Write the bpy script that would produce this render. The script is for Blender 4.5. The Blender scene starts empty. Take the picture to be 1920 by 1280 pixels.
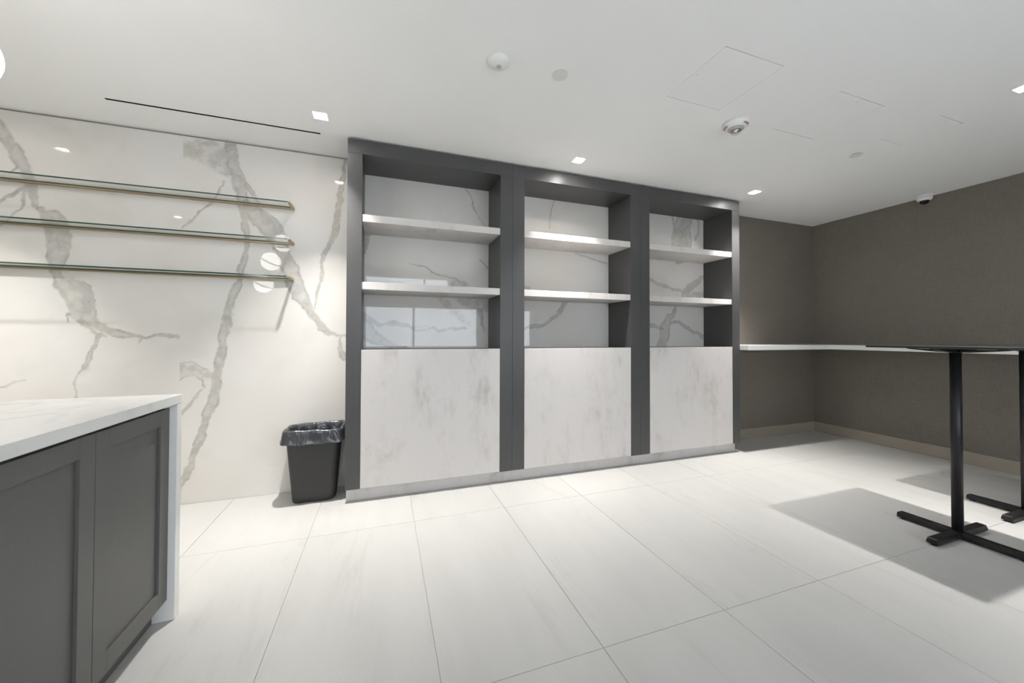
import bpy, bmesh, math, random
import numpy as np
from mathutils import Vector, Matrix

sc = bpy.context.scene
COL = sc.collection
random.seed(7)

# ------------------------------------------------------------------ camera
F_PX = 696.552
YAW, PITCH, ROLL = (math.radians(a) for a in (19.0895, 0.788876, 0.173393))
cam_d = bpy.data.cameras.new('camera')
cam_d.sensor_fit = 'HORIZONTAL'
cam_d.sensor_width = 36.0
cam_d.lens = 36.0 * F_PX / 1920.0
cam_d.shift_y = -18.31 / 1920.0
cam_d.clip_start = 0.02
cam = bpy.data.objects.new('camera', cam_d)
COL.objects.link(cam)
Fv = Vector((math.sin(YAW) * math.cos(PITCH), math.cos(YAW) * math.cos(PITCH), math.sin(PITCH)))
R0 = Vector((math.cos(YAW), -math.sin(YAW), 0.0))
U0 = R0.cross(Fv)
Rv = R0 * math.cos(ROLL) + U0 * math.sin(ROLL)
Uv = U0 * math.cos(ROLL) - R0 * math.sin(ROLL)
m = Matrix.Identity(4)
for i in range(3):
    m[i][0], m[i][1], m[i][2] = Rv[i], Uv[i], -Fv[i]
m[2][3] = 1.19
cam.matrix_world = m
sc.camera = cam

# ------------------------------------------------------------------ light and exposure
LAMP_W = 9.2                      # each recessed downlight
LAMP_RGB = (1.0, 0.977, 0.945)
LAMP_SPREAD = 72.0               # beam, degrees
SKY_RGB, SKY_STRENGTH = (0.87, 0.935, 1.0), 4.7
GLOBE_STRENGTH = 6.0
world = bpy.data.worlds.new('sky')
sc.world = world
world.use_nodes = True
world.node_tree.nodes['Background'].inputs[0].default_value = (*SKY_RGB, 1)
world.node_tree.nodes['Background'].inputs[1].default_value = SKY_STRENGTH
vs = sc.view_settings
vs.view_transform = 'Standard'
vs.look = 'None'
vs.gamma = 1.0
vs.use_curve_mapping = False
vs.exposure = 0.68
sc.cycles.max_bounces = 9
sc.cycles.diffuse_bounces = 6
sc.cycles.use_adaptive_sampling = True
sc.cycles.adaptive_threshold = 0.03
sc.cycles.glossy_bounces = 3
sc.cycles.transparent_max_bounces = 16
sc.cycles.caustics_refractive = False
sc.cycles.use_light_tree = False

# ------------------------------------------------------------------ room measures (metres, camera stands over the origin)
YW = 3.2535            # back wall face
XR = 5.237             # right wall face
XL = -4.2              # left wall face
YREAR = -5.0           # rear wall face
ZC = 2.629             # ceiling
YB = 2.887             # face of the bookcase
LEDGE_Y, LEDGE_X, LEDGE_Z0, LEDGE_Z1 = 2.79, 4.78, 1.06, 1.11
ISL_X, ISL_Y1, ISL_Y0, ISL_Z = -0.82, 1.986, 0.15, 0.939
DOWNLIGHTS = [(-0.40, 2.69), (1.495, 2.67), (3.47, 2.68), (3.478, 1.03),
              (-2.37, 2.65), (-2.375, 0.92)]
HOLE = 0.0425

# ------------------------------------------------------------------ materials
def new_mat(name):
    mt = bpy.data.materials.new(name)
    mt.use_nodes = True
    nt = mt.node_tree
    return mt, nt, nt.nodes['Principled BSDF']

def N(nt, kind, **kw):
    n = nt.nodes.new(kind)
    for k, v in kw.items():
        if k.startswith('i_'):
            n.inputs[k[2:].replace('_', ' ')].default_value = v
        else:
            setattr(n, k, v)
    return n

def simple(name, rgb, rough=0.5, metal=0.0, spec=0.5, noise=0.0, scale=30.0, bump=0.0, stretch=(1, 1, 1), coat=0.0):
    mt, nt, p = new_mat(name)
    p.inputs['Roughness'].default_value = rough
    p.inputs['Metallic'].default_value = metal
    p.inputs['Specular IOR Level'].default_value = spec
    p.inputs['Coat Weight'].default_value = coat
    tc = N(nt, 'ShaderNodeTexCoord')
    mp = N(nt, 'ShaderNodeMapping')
    mp.inputs['Scale'].default_value = stretch
    nt.links.new(tc.outputs['Object'], mp.inputs['Vector'])
    nz = N(nt, 'ShaderNodeTexNoise', i_Scale=scale, i_Detail=2.0, i_Roughness=0.6)
    nt.links.new(mp.outputs[0], nz.inputs['Vector'])
    rp = N(nt, 'ShaderNodeValToRGB')
    rp.color_ramp.elements[0].position, rp.color_ramp.elements[1].position = 0.3, 0.7
    rp.color_ramp.elements[0].color = tuple(c * (1 - noise) for c in rgb) + (1,)
    rp.color_ramp.elements[1].color = tuple(min(1, c * (1 + noise)) for c in rgb) + (1,)
    nt.links.new(nz.outputs['Fac'], rp.inputs['Fac'])
    nt.links.new(rp.outputs['Color'], p.inputs['Base Color'])
    if bump:
        b = N(nt, 'ShaderNodeBump', i_Strength=bump, i_Distance=0.002)
        nt.links.new(nz.outputs['Fac'], b.inputs['Height'])
        nt.links.new(b.outputs[0], p.inputs['Normal'])
    return mt

def emission(name, rgb, strength):
    mt, nt, p = new_mat(name)
    p.inputs['Base Color'].default_value = (0.8, 0.8, 0.8, 1)
    p.inputs['Emission Color'].default_value = (*rgb, 1)
    p.inputs['Emission Strength'].default_value = strength
    return mt

def weave(name, rgb, rough=0.75, spec=0.25, amount=0.12, scale=420.0, bump=0.25):
    """Fine woven or brushed finish: two crossed sets of stretched noise."""
    mt, nt, p = new_mat(name)
    p.inputs['Roughness'].default_value = rough
    p.inputs['Specular IOR Level'].default_value = spec
    geo = N(nt, 'ShaderNodeNewGeometry')
    outs = []
    for st in ((1, 1, 0.06), (0.06, 0.06, 1)):
        mp = N(nt, 'ShaderNodeMapping')
        mp.inputs['Scale'].default_value = st
        nt.links.new(geo.outputs['Position'], mp.inputs['Vector'])
        nz = N(nt, 'ShaderNodeTexNoise', i_Scale=scale, i_Detail=2.0)
        nt.links.new(mp.outputs[0], nz.inputs['Vector'])
        outs.append(nz)
    add = N(nt, 'ShaderNodeMath', operation='ADD')
    nt.links.new(outs[0].outputs['Fac'], add.inputs[0])
    nt.links.new(outs[1].outputs['Fac'], add.inputs[1])
    big = N(nt, 'ShaderNodeTexNoise', i_Scale=3.0, i_Detail=3.0)
    nt.links.new(geo.outputs['Position'], big.inputs['Vector'])
    add2 = N(nt, 'ShaderNodeMath', operation='MULTIPLY_ADD')
    add2.inputs[1].default_value = 0.35
    nt.links.new(big.outputs['Fac'], add2.inputs[0])
    nt.links.new(add.outputs[0], add2.inputs[2])
    mr = N(nt, 'ShaderNodeMapRange')
    mr.inputs['From Min'].default_value, mr.inputs['From Max'].default_value = 0.8, 1.6
    mr.inputs['To Min'].default_value, mr.inputs['To Max'].default_value = 1 - amount, 1 + amount
    nt.links.new(add2.outputs[0], mr.inputs['Value'])
    vm = N(nt, 'ShaderNodeVectorMath', operation='SCALE')
    vm.inputs[0].default_value = rgb
    nt.links.new(mr.outputs[0], vm.inputs['Scale'])
    nt.links.new(vm.outputs[0], p.inputs['Base Color'])
    if bump > 0.1:
        b = N(nt, 'ShaderNodeBump', i_Strength=bump, i_Distance=0.0006)
        nt.links.new(add.outputs[0], b.inputs['Height'])
        nt.links.new(b.outputs[0], p.inputs['Normal'])
    return mt

def concrete_laminate(name, rgb_a, rgb_b, rough=0.45):
    """Pale cement-look laminate with cloudy vertical streaks."""
    mt, nt, p = new_mat(name)
    p.inputs['Roughness'].default_value = rough
    p.inputs['Specular IOR Level'].default_value = 0.35
    geo = N(nt, 'ShaderNodeNewGeometry')
    oi = N(nt, 'ShaderNodeObjectInfo')
    off = N(nt, 'ShaderNodeVectorMath', operation='SCALE')
    off.inputs[0].default_value = (7.3, 3.1, 5.7)
    nt.links.new(oi.outputs['Random'], off.inputs['Scale'])
    pos = N(nt, 'ShaderNodeVectorMath', operation='ADD')
    nt.links.new(geo.outputs['Position'], pos.inputs[0])
    nt.links.new(off.outputs[0], pos.inputs[1])
    def noise(st, scale, detail, rough_):
        mp = N(nt, 'ShaderNodeMapping')
        mp.inputs['Scale'].default_value = st
        nt.links.new(pos.outputs[0], mp.inputs['Vector'])
        nz = N(nt, 'ShaderNodeTexNoise', i_Scale=scale, i_Detail=detail, i_Roughness=rough_)
        nt.links.new(mp.outputs[0], nz.inputs['Vector'])
        return nz
    cloud = noise((1, 1, 0.5), 3.6, 5.0, 0.66)
    streak = noise((1, 1, 0.05), 26.0, 4.0, 0.6)
    blotch = noise((1, 1, 0.55), 8.0, 6.0, 0.74)
    a = N(nt, 'ShaderNodeMath', operation='MULTIPLY_ADD')
    a.inputs[1].default_value = 0.22
    nt.links.new(streak.outputs['Fac'], a.inputs[0])
    nt.links.new(cloud.outputs['Fac'], a.inputs[2])
    b = N(nt, 'ShaderNodeMath', operation='MULTIPLY_ADD')
    b.inputs[1].default_value = 0.75
    nt.links.new(blotch.outputs['Fac'], b.inputs[0])
    nt.links.new(a.outputs[0], b.inputs[2])
    rp = N(nt, 'ShaderNodeValToRGB')
    e = rp.color_ramp.elements
    e[0].position, e[0].color = 0.74, (*rgb_b, 1)
    e[1].position, e[1].color = 1.04, (*rgb_a, 1)
    mid = e.new(0.88)
    mid.color = tuple(0.25 * rgb_b[i] + 0.75 * rgb_a[i] for i in range(3)) + (1,)
    nt.links.new(b.outputs[0], rp.inputs['Fac'])
    nt.links.new(rp.outputs['Color'], p.inputs['Base Color'])
    return mt

def stone(name, base, vein, vein_scale, amount, rough, stretch=(1, 1, 1), rot=0.6, spec=0.5, speck=0.03, per_object=True, width=0.05):
    """Pale stone: soft streaks, thin ridged veins and a fine speckle."""
    mt, nt, p = new_mat(name)
    p.inputs['Roughness'].default_value = rough
    p.inputs['Specular IOR Level'].default_value = spec
    geo = N(nt, 'ShaderNodeNewGeometry')
    src = geo.outputs['Position']
    if per_object:
        oi = N(nt, 'ShaderNodeObjectInfo')
        off = N(nt, 'ShaderNodeVectorMath', operation='SCALE')
        off.inputs[0].default_value = (31.0, 17.0, 23.0)
        nt.links.new(oi.outputs['Random'], off.inputs['Scale'])
        ad = N(nt, 'ShaderNodeVectorMath', operation='ADD')
        nt.links.new(src, ad.inputs[0])
        nt.links.new(off.outputs[0], ad.inputs[1])
        src = ad.outputs[0]
    mp = N(nt, 'ShaderNodeMapping')
    mp.inputs['Scale'].default_value = stretch
    mp.inputs['Rotation'].default_value = (0, 0, rot)
    nt.links.new(src, mp.inputs['Vector'])
    n1 = N(nt, 'ShaderNodeTexNoise', i_Scale=vein_scale, i_Detail=5.0, i_Roughness=0.55, i_Distortion=0.6)
    nt.links.new(mp.outputs[0], n1.inputs['Vector'])
    s = N(nt, 'ShaderNodeMath', operation='SUBTRACT')
    s.inputs[1].default_value = 0.5
    nt.links.new(n1.outputs['Fac'], s.inputs[0])
    ab = N(nt, 'ShaderNodeMath', operation='ABSOLUTE')
    nt.links.new(s.outputs[0], ab.inputs[0])
    mr = N(nt, 'ShaderNodeMapRange')
    mr.inputs['From Min'].default_value, mr.inputs['From Max'].default_value = 0.0, width
    mr.inputs['To Min'].default_value, mr.inputs['To Max'].default_value = 1.0, 0.0
    nt.links.new(ab.outputs[0], mr.inputs['Value'])
    n2 = N(nt, 'ShaderNodeTexNoise', i_Scale=vein_scale * 0.9, i_Detail=3.0)
    nt.links.new(mp.outputs[0], n2.inputs['Vector'])
    gate = N(nt, 'ShaderNodeMapRange')
    gate.inputs['From Min'].default_value, gate.inputs['From Max'].default_value = 0.48, 0.68
    nt.links.new(n2.outputs['Fac'], gate.inputs['Value'])
    mul = N(nt, 'ShaderNodeMath', operation='MULTIPLY')
    nt.links.new(mr.outputs[0], mul.inputs[0])
    nt.links.new(gate.outputs[0], mul.inputs[1])
    amt = N(nt, 'ShaderNodeMath', operation='MULTIPLY')
    amt.inputs[1].default_value = amount
    nt.links.new(mul.outputs[0], amt.inputs[0])
    soft = N(nt, 'ShaderNodeTexNoise', i_Scale=vein_scale * 2.2, i_Detail=4.0)
    nt.links.new(mp.outputs[0], soft.inputs['Vector'])
    sp = N(nt, 'ShaderNodeTexNoise', i_Scale=260.0, i_Detail=1.0)
    nt.links.new(src, sp.inputs['Vector'])
    k = N(nt, 'ShaderNodeMath', operation='ADD')
    nt.links.new(soft.outputs['Fac'], k.inputs[0])
    nt.links.new(sp.outputs['Fac'], k.inputs[1])
    val = N(nt, 'ShaderNodeMapRange')
    val.inputs['From Min'].default_value, val.inputs['From Max'].default_value = 0.7, 1.3
    val.inputs['To Min'].default_value, val.inputs['To Max'].default_value = 1 - speck, 1 + speck
    nt.links.new(k.outputs[0], val.inputs['Value'])
    mix = N(nt, 'ShaderNodeMix', data_type='RGBA')
    mix.inputs[6].default_value = (*base, 1)
    mix.inputs[7].default_value = (*vein, 1)
    nt.links.new(amt.outputs[0], mix.inputs[0])
    vm = N(nt, 'ShaderNodeVectorMath', operation='SCALE')
    nt.links.new(mix.outputs[2], vm.inputs[0])
    nt.links.new(val.outputs[0], vm.inputs['Scale'])
    nt.links.new(vm.outputs[0], p.inputs['Base Color'])
    return mt

def slab_marble():
    """Polished marble; the vein pattern comes with the slab (attributes vein and crack)."""
    mt, nt, p = new_mat('polished_marble')
    p.inputs['Roughness'].default_value = 0.012
    p.inputs['Specular IOR Level'].default_value = 0.5
    av = N(nt, 'ShaderNodeAttribute', attribute_name='vein')
    ac = N(nt, 'ShaderNodeAttribute', attribute_name='crack')
    geo = N(nt, 'ShaderNodeNewGeometry')
    n1 = N(nt, 'ShaderNodeTexNoise', i_Scale=14.0, i_Detail=4.0, i_Roughness=0.65, i_Distortion=1.2)
    nt.links.new(geo.outputs['Position'], n1.inputs['Vector'])
    mr = N(nt, 'ShaderNodeMapRange')
    mr.inputs['From Min'].default_value, mr.inputs['From Max'].default_value = 0.3, 0.7
    mr.inputs['To Min'].default_value, mr.inputs['To Max'].default_value = 0.55, 1.0
    nt.links.new(n1.outputs['Fac'], mr.inputs['Value'])
    mul = N(nt, 'ShaderNodeMath', operation='MULTIPLY')
    nt.links.new(av.outputs['Fac'], mul.inputs[0])
    nt.links.new(mr.outputs[0], mul.inputs[1])
    n2 = N(nt, 'ShaderNodeTexNoise', i_Scale=1.6, i_Detail=2.0)
    nt.links.new(geo.outputs['Position'], n2.inputs['Vector'])
    cream = N(nt, 'ShaderNodeValToRGB')
    cream.color_ramp.elements[0].position, cream.color_ramp.elements[1].position = 0.35, 0.65
    cream.color_ramp.elements[0].color = (0.700, 0.667, 0.622, 1)
    cream.color_ramp.elements[1].color = (0.738, 0.716, 0.682, 1)
    nt.links.new(n2.outputs['Fac'], cream.inputs['Fac'])
    tan = N(nt, 'ShaderNodeValToRGB')
    tan.color_ramp.elements[0].position, tan.color_ramp.elements[1].position = 0.4, 0.6
    tan.color_ramp.elements[0].color = (0.36, 0.36, 0.345, 1)
    tan.color_ramp.elements[1].color = (0.43, 0.405, 0.34, 1)
    n3 = N(nt, 'ShaderNodeTexNoise', i_Scale=5.0, i_Detail=3.0)
    nt.links.new(geo.outputs['Position'], n3.inputs['Vector'])
    nt.links.new(n3.outputs['Fac'], tan.inputs['Fac'])
    m1 = N(nt, 'ShaderNodeMix', data_type='RGBA')
    nt.links.new(mul.outputs[0], m1.inputs[0])
    nt.links.new(cream.outputs['Color'], m1.inputs[6])
    nt.links.new(tan.outputs['Color'], m1.inputs[7])
    m2 = N(nt, 'ShaderNodeMix', data_type='RGBA')
    nt.links.new(ac.outputs['Fac'], m2.inputs[0])
    nt.links.new(m1.outputs[2], m2.inputs[6])
    m2.inputs[7].default_value = (0.27, 0.25, 0.21, 1)
    nt.links.new(m2.outputs[2], p.inputs['Base Color'])
    return mt

def clear_glass(name, tint, refl=0.12):
    mt, nt, p = new_mat(name)
    nt.nodes.remove(p)
    out = nt.nodes['Material Output']
    tr = N(nt, 'ShaderNodeBsdfTransparent')
    tr.inputs[0].default_value = (*tint, 1)
    gl = N(nt, 'ShaderNodeBsdfGlossy')
    gl.inputs['Roughness'].default_value = 0.02
    lw = N(nt, 'ShaderNodeLayerWeight', i_Blend=0.5)
    pw = N(nt, 'ShaderNodeMath', operation='POWER')
    pw.inputs[1].default_value = 4.0
    nt.links.new(lw.outputs['Facing'], pw.inputs[0])
    fr = N(nt, 'ShaderNodeMath', operation='MULTIPLY_ADD')
    fr.inputs[1].default_value, fr.inputs[2].default_value = 0.35, 0.04
    nt.links.new(pw.outputs[0], fr.inputs[0])
    mx = N(nt, 'ShaderNodeMixShader')
    nt.links.new(fr.outputs[0], mx.inputs[0])
    nt.links.new(tr.outputs[0], mx.inputs[1])
    nt.links.new(gl.outputs[0], mx.inputs[2])
    nt.links.new(mx.outputs[0], out.inputs['Surface'])
    return mt

M = {}
M['ceiling'] = simple('white_ceiling_paint', (0.92, 0.92, 0.91), 0.9, spec=0.0, noise=0.008, scale=120)
M['dark_void'] = simple('dark_recess', (0.02, 0.02, 0.02), 0.9, spec=0.1, noise=0.1)
M['plaster'] = simple('white_plaster', (0.78, 0.77, 0.75), 0.8, spec=0.0, noise=0.01, scale=60)
M['reveal'] = simple('grey_reveal', (0.30, 0.29, 0.28), 0.8, spec=0.2, noise=0.02)
M['grout'] = simple('grey_grout', (0.50, 0.49, 0.46), 0.9, spec=0.1, noise=0.05, scale=200)
M['tile'] = stone('pale_limestone_tile', (0.50, 0.492, 0.472), (0.39, 0.375, 0.34), 1.5, 0.32, 0.34,
                  stretch=(2.6, 0.55, 1), rot=0.12, spec=0.4, speck=0.035, width=0.03)
M['base_tile'] = stone('tan_stone_skirting', (0.34, 0.295, 0.24), (0.27, 0.235, 0.19), 3.0, 0.3, 0.4, speck=0.05)
M['marble'] = slab_marble()
M['quartz'] = stone('white_quartz', (0.80, 0.80, 0.78), (0.52, 0.50, 0.46), 1.7, 0.55, 0.14,
                    stretch=(1, 1, 1), rot=0.9, spec=0.5, speck=0.012, width=0.035)
M['fabric'] = weave('brown_grey_wallcovering', (0.190, 0.168, 0.142), 0.62, 0.35, 0.16, 260.0, 0.3)
M['charcoal'] = weave('charcoal_laminate', (0.068, 0.067, 0.067), 0.40, 0.45, 0.08, 330.0, 0.08)
M['island'] = weave('charcoal_cabinet_paint', (0.125, 0.123, 0.117), 0.45, 0.4, 0.05, 240.0, 0.05)
M['laminate'] = concrete_laminate('cement_look_laminate', (0.63, 0.603, 0.585), (0.475, 0.446, 0.42))
M['brass'] = simple('brushed_brass', (0.46, 0.37, 0.23), 0.34, metal=1.0, noise=0.06, scale=60, stretch=(1, 14, 14))
M['glass'] = clear_glass('clear_shelf_glass', (0.985, 0.995, 0.99))
M['glass_edge'] = simple('green_glass_edge', (0.035, 0.075, 0.062), 0.12, noise=0.1, scale=12)
M['pane'] = clear_glass('window_pane', (0.98, 0.99, 1.0))
M['black_metal'] = simple('black_powder_coat', (0.012, 0.012, 0.0125), 0.42, spec=0.4, noise=0.15, scale=300, bump=0.05)
M['table_top'] = simple('black_table_laminate', (0.018, 0.018, 0.018), 0.3, spec=0.5, noise=0.12, scale=200)
M['rubber'] = simple('black_rubber', (0.02, 0.02, 0.02), 0.8, spec=0.2, noise=0.1)
M['bin'] = simple('dark_grey_plastic', (0.042, 0.041, 0.039), 0.5, spec=0.35, noise=0.04, scale=90, bump=0.04)
M['white_plastic'] = simple('white_plastic', (0.82, 0.82, 0.80), 0.35, noise=0.01, scale=50)
M['grey_plastic'] = simple('grey_plastic', (0.45, 0.45, 0.45), 0.4, noise=0.02, scale=50)
M['plate'] = simple('off_white_cover_plate', (0.74, 0.745, 0.70), 0.5, noise=0.01, scale=50)
M['red_print'] = simple('red_print', (0.42, 0.02, 0.03), 0.5, noise=0.02)
M['smoked'] = simple('smoked_dome', (0.006, 0.006, 0.006), 0.05, noise=0.05)
M['chrome'] = simple('polished_reflector', (0.80, 0.80, 0.80), 0.12, metal=1.0, noise=0.02)
M['lens'] = clear_glass('clear_strobe_lens', (0.94, 0.95, 0.95))
M['globe'] = emission('opal_globe_glow', (1.0, 0.97, 0.93), GLOBE_STRENGTH)
M['lamp'] = emission('downlight_glow', LAMP_RGB, 180.0)
M['alu'] = simple('grey_aluminium', (0.30, 0.31, 0.32), 0.4, metal=0.6, noise=0.03)

def liner_material():
    mt, nt, p = new_mat('black_bin_liner')
    p.inputs['Base Color'].default_value = (0.035, 0.036, 0.042, 1)
    p.inputs['Roughness'].default_value = 0.27
    p.inputs['Specular IOR Level'].default_value = 0.8
    geo = N(nt, 'ShaderNodeNewGeometry')
    mp = N(nt, 'ShaderNodeMapping')
    mp.inputs['Scale'].default_value = (1, 1, 0.45)
    mp.inputs['Rotation'].default_value = (0.3, 0.4, 0.2)
    nt.links.new(geo.outputs['Position'], mp.inputs['Vector'])
    n1 = N(nt, 'ShaderNodeTexNoise', i_Scale=15.0, i_Detail=2.0, i_Distortion=1.3)
    nt.links.new(mp.outputs[0], n1.inputs['Vector'])
    b = N(nt, 'ShaderNodeBump', i_Strength=0.75, i_Distance=0.012)
    nt.links.new(n1.outputs['Fac'], b.inputs['Height'])
    nt.links.new(b.outputs[0], p.inputs['Normal'])
    return mt
M['liner'] = liner_material()

# ------------------------------------------------------------------ mesh helpers
class B:
    """Collects boxes, lathes and lofts in world coordinates; link() makes one mesh object of them."""
    def __init__(self):
        self.v, self.f, self.mi, self.smooth = [], [], [], []
    def add(self, verts, faces, mi=0, smooth=False):
        o = len(self.v)
        self.v += [tuple(map(float, p)) for p in verts]
        for q in faces:
            self.f.append(tuple(i + o for i in q))
            self.mi.append(mi)
            self.smooth.append(smooth)
        return self
    def box(self, x0, x1, y0, y1, z0, z1, mi=0):
        vs_ = [(x, y, z) for z in (z0, z1) for y in (y0, y1) for x in (x0, x1)]
        return self.add(vs_, [(0, 2, 3, 1), (4, 5, 7, 6), (0, 1, 5, 4), (2, 6, 7, 3), (0, 4, 6, 2), (1, 3, 7, 5)], mi)
    def prism(self, pts, axis, a, b, mi=0):
        """Extrude a polygon along an axis from a to b; pts are in the other two axes in order."""
        def mk(p, t):
            if axis == 'x': return (t, p[0], p[1])
            if axis == 'y': return (p[0], t, p[1])
            return (p[0], p[1], t)
        n = len(pts)
        vs_ = [mk(p, a) for p in pts] + [mk(p, b) for p in pts]
        fs = [tuple(range(n))[::-1], tuple(range(n, 2 * n))]
        fs += [(i, (i + 1) % n, n + (i + 1) % n, n + i) for i in range(n)]
        return self.add(vs_, fs, mi)
    def lathe(self, c, prof, n=40, mi=0, cap=True):
        """Profile [(r, z)] turned round the vertical through c."""
        vs_, fs = [], []
        for r, z in prof:
            for k in range(n):
                a = 2 * math.pi * k / n
                vs_.append((c[0] + r * math.cos(a), c[1] + r * math.sin(a), c[2] + z))
        for j in range(len(prof) - 1):
            for k in range(n):
                k2 = (k + 1) % n
                fs.append((j * n + k, j * n + k2, (j + 1) * n + k2, (j + 1) * n + k))
        self.add(vs_, fs, mi, True)
        if cap:
            o = len(self.v) - len(vs_)
            self.f.append(tuple(o + k for k in range(n))[::-1]); self.mi.append(mi); self.smooth.append(False)
            o2 = o + (len(prof) - 1) * n
            self.f.append(tuple(o2 + k for k in range(n))); self.mi.append(mi); self.smooth.append(False)
        return self

def place(o, parent):
    COL.objects.link(o)
    if parent is not None:
        o.parent = parent
    return o

def world_loc(o):
    p = Vector(o.location)
    while o.parent is not None:
        o = o.parent
        p += Vector(o.location)
    return p

def link(name, b, mats, parent=None, bevel=0.0, origin=None, fix=True, smooth_angle=None):
    if not isinstance(mats, (list, tuple)):
        mats = [mats]
    arr = np.array(b.v)
    lo, hi = arr.min(0), arr.max(0)
    if origin is None:
        origin = ((lo[0] + hi[0]) / 2, (lo[1] + hi[1]) / 2, lo[2])
    origin = Vector(origin)
    me = bpy.data.meshes.new(name)
    me.from_pydata([tuple(Vector(p) - origin) for p in b.v], [], b.f)
    for mt in mats:
        me.materials.append(mt)
    me.polygons.foreach_set('material_index', b.mi)
    me.polygons.foreach_set('use_smooth', b.smooth)
    if fix:
        bm = bmesh.new()
        bm.from_mesh(me)
        bmesh.ops.recalc_face_normals(bm, faces=bm.faces)
        bm.to_mesh(me)
        bm.free()
    me.update()
    o = bpy.data.objects.new(name, me)
    o.location = origin - (world_loc(parent) if parent is not None else Vector())
    place(o, parent)
    if bevel:
        md = o.modifiers.new('edge', 'BEVEL')
        md.width = bevel
        md.segments = 2
        md.limit_method = 'ANGLE'
        md.angle_limit = math.radians(40)
    return o

def tag(o, label, cat, group=None):
    o['label'] = label
    o['category'] = cat
    if group:
        o['group'] = group
    return o

def thing(name, loc, label, cat, group=None):
    o = bpy.data.objects.new(name, None)
    o.empty_display_size = 0.1
    o.location = loc
    COL.objects.link(o)
    return tag(o, label, cat, group)

def struct(o):
    o['kind'] = 'structure'
    return o

def box(name, dims, mat, parent=None, bevel=0.0):
    return link(name, B().box(*dims), mat, parent, bevel)

def copy_tree(o, parent=None):
    c = o.copy()
    COL.objects.link(c)
    c.parent = parent
    for ch in list(o.children):
        copy_tree(ch, c)
    return c

# ================================================================== THE SETTING
YREAR = -1.8
# ---- floor: grout bed with one object per tile
floor = struct(box('floor', (XL - 0.15, XR + 0.15, YREAR - 0.15, YW + 0.15, -0.12, -0.004), M['grout']))
TX0, TPX, TY0, TPY, GAP = -1.0228, 0.6096, 2.483, 1.2375, 0.0020
tile_cache = {}
def floor_tile(x0, x1, y0, y1):
    key = (round(x1 - x0, 4), round(y1 - y0, 4))
    cx, cy = (x0 + x1) / 2, (y0 + y1) / 2
    if key not in tile_cache:
        hx, hy, c = (x1 - x0) / 2, (y1 - y0) / 2, 0.0007
        b = B()
        vs_ = []
        for z, i in ((-0.0045, 0), (-c, 0), (0.0, c)):
            vs_ += [(-hx + i, -hy + i, z), (hx - i, -hy + i, z), (hx - i, hy - i, z), (-hx + i, hy - i, z)]
        fs = [(8, 9, 10, 11)]
        for r in (0, 4):
            fs += [(r + k, r + (k + 1) % 4, r + 4 + (k + 1) % 4, r + 4 + k) for k in range(4)]
        b.add(vs_, fs)
        o = link('tile', b, M['tile'], floor, origin=(0, 0, 0), fix=False)
        tile_cache[key] = o.data
    else:
        o = bpy.data.objects.new('tile', tile_cache[key])
        place(o, floor)
    o.location = Vector((cx, cy, 0)) - Vector(floor.location)
kx0 = math.floor((XL - TX0) / TPX)
for i in range(kx0, kx0 + 40):
    xa, xb = max(XL, TX0 + i * TPX), min(XR, TX0 + (i + 1) * TPX)
    if xb - xa < 0.03:
        continue
    for j in range(-6, 8):
        ya, yb_ = max(YREAR, TY0 - j * TPY), min(YW, TY0 - (j - 1) * TPY)
        if yb_ - ya < 0.03:
            continue
        floor_tile(xa + GAP / 2, xb - GAP / 2, ya + GAP / 2, yb_ - GAP / 2)

# ---- ceiling with real openings for downlights, the slot diffuser and the access panels
SLOT = (-1.611, -0.434, 2.916, 2.936)
PANELS = [((1.589, 2.000, 1.372, 1.780), 'large square ceiling access panel nearest the camera, beside the fire strobe'),
          ((2.514, 2.930, 1.405, 1.816), 'middle square ceiling access panel with a small keyhole'),
          ((3.375, 3.665, 1.345, 1.654), 'small square ceiling access panel nearest the dome camera'),
          ((2.905, 3.236, 2.343, 2.640), 'faint small ceiling access panel above the right end of the bookcase')]
holes = [(x - HOLE, x + HOLE, y - HOLE, y + HOLE) for x, y in DOWNLIGHTS] + [SLOT] + [p[0] for p in PANELS]
xs = sorted({XL - 0.15, XR + 0.15} | {round(h[k], 5) for h in holes for k in (0, 1)})
ys = sorted({YREAR - 0.15, YW + 0.15} | {round(h[k], 5) for h in holes for k in (2, 3)})
def solid(i, j):
    if i < 0 or j < 0 or i >= len(xs) - 1 or j >= len(ys) - 1:
        return True
    cx, cy = (xs[i] + xs[i + 1]) / 2, (ys[j] + ys[j + 1]) / 2
    return not any(h[0] < cx < h[1] and h[2] < cy < h[3] for h in holes)
cb = B()
ZT = ZC + 0.12
for i in range(len(xs) - 1):
    for j in range(len(ys) - 1):
        x0, x1, y0, y1 = xs[i], xs[i + 1], ys[j], ys[j + 1]
        z = ZC if solid(i, j) else ZT
        cb.add([(x0, y0, z), (x0, y1, z), (x1, y1, z), (x1, y0, z)], [(0, 1, 2, 3)])
        if not solid(i, j):
            for di, dj, q in ((-1, 0, ((x0, y0), (x0, y1))), (1, 0, ((x1, y1), (x1, y0))),
                              (0, -1, ((x1, y0), (x0, y0))), (0, 1, ((x0, y1), (x1, y1)))):
                if solid(i + di, j + dj):
                    (a0, b0), (a1, b1) = q
                    cb.add([(a0, b0, ZC), (a1, b1, ZC), (a1, b1, ZT), (a0, b0, ZT)], [(3, 2, 1, 0)])
cb.box(XL - 0.15, XR + 0.15, YREAR - 0.15, YW + 0.15, ZT + 0.001, ZT + 0.08)
struct(link('ceiling', cb, M['ceiling'], fix=False))

# ---- back wall: core, polished marble slabs, wallcovering in the alcove
wall_back = struct(box('wall_back', (XL - 0.15, XR + 0.15, YW + 0.012, YW + 0.15, 0.0, ZC - 0.0005), M['reveal']))

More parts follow.
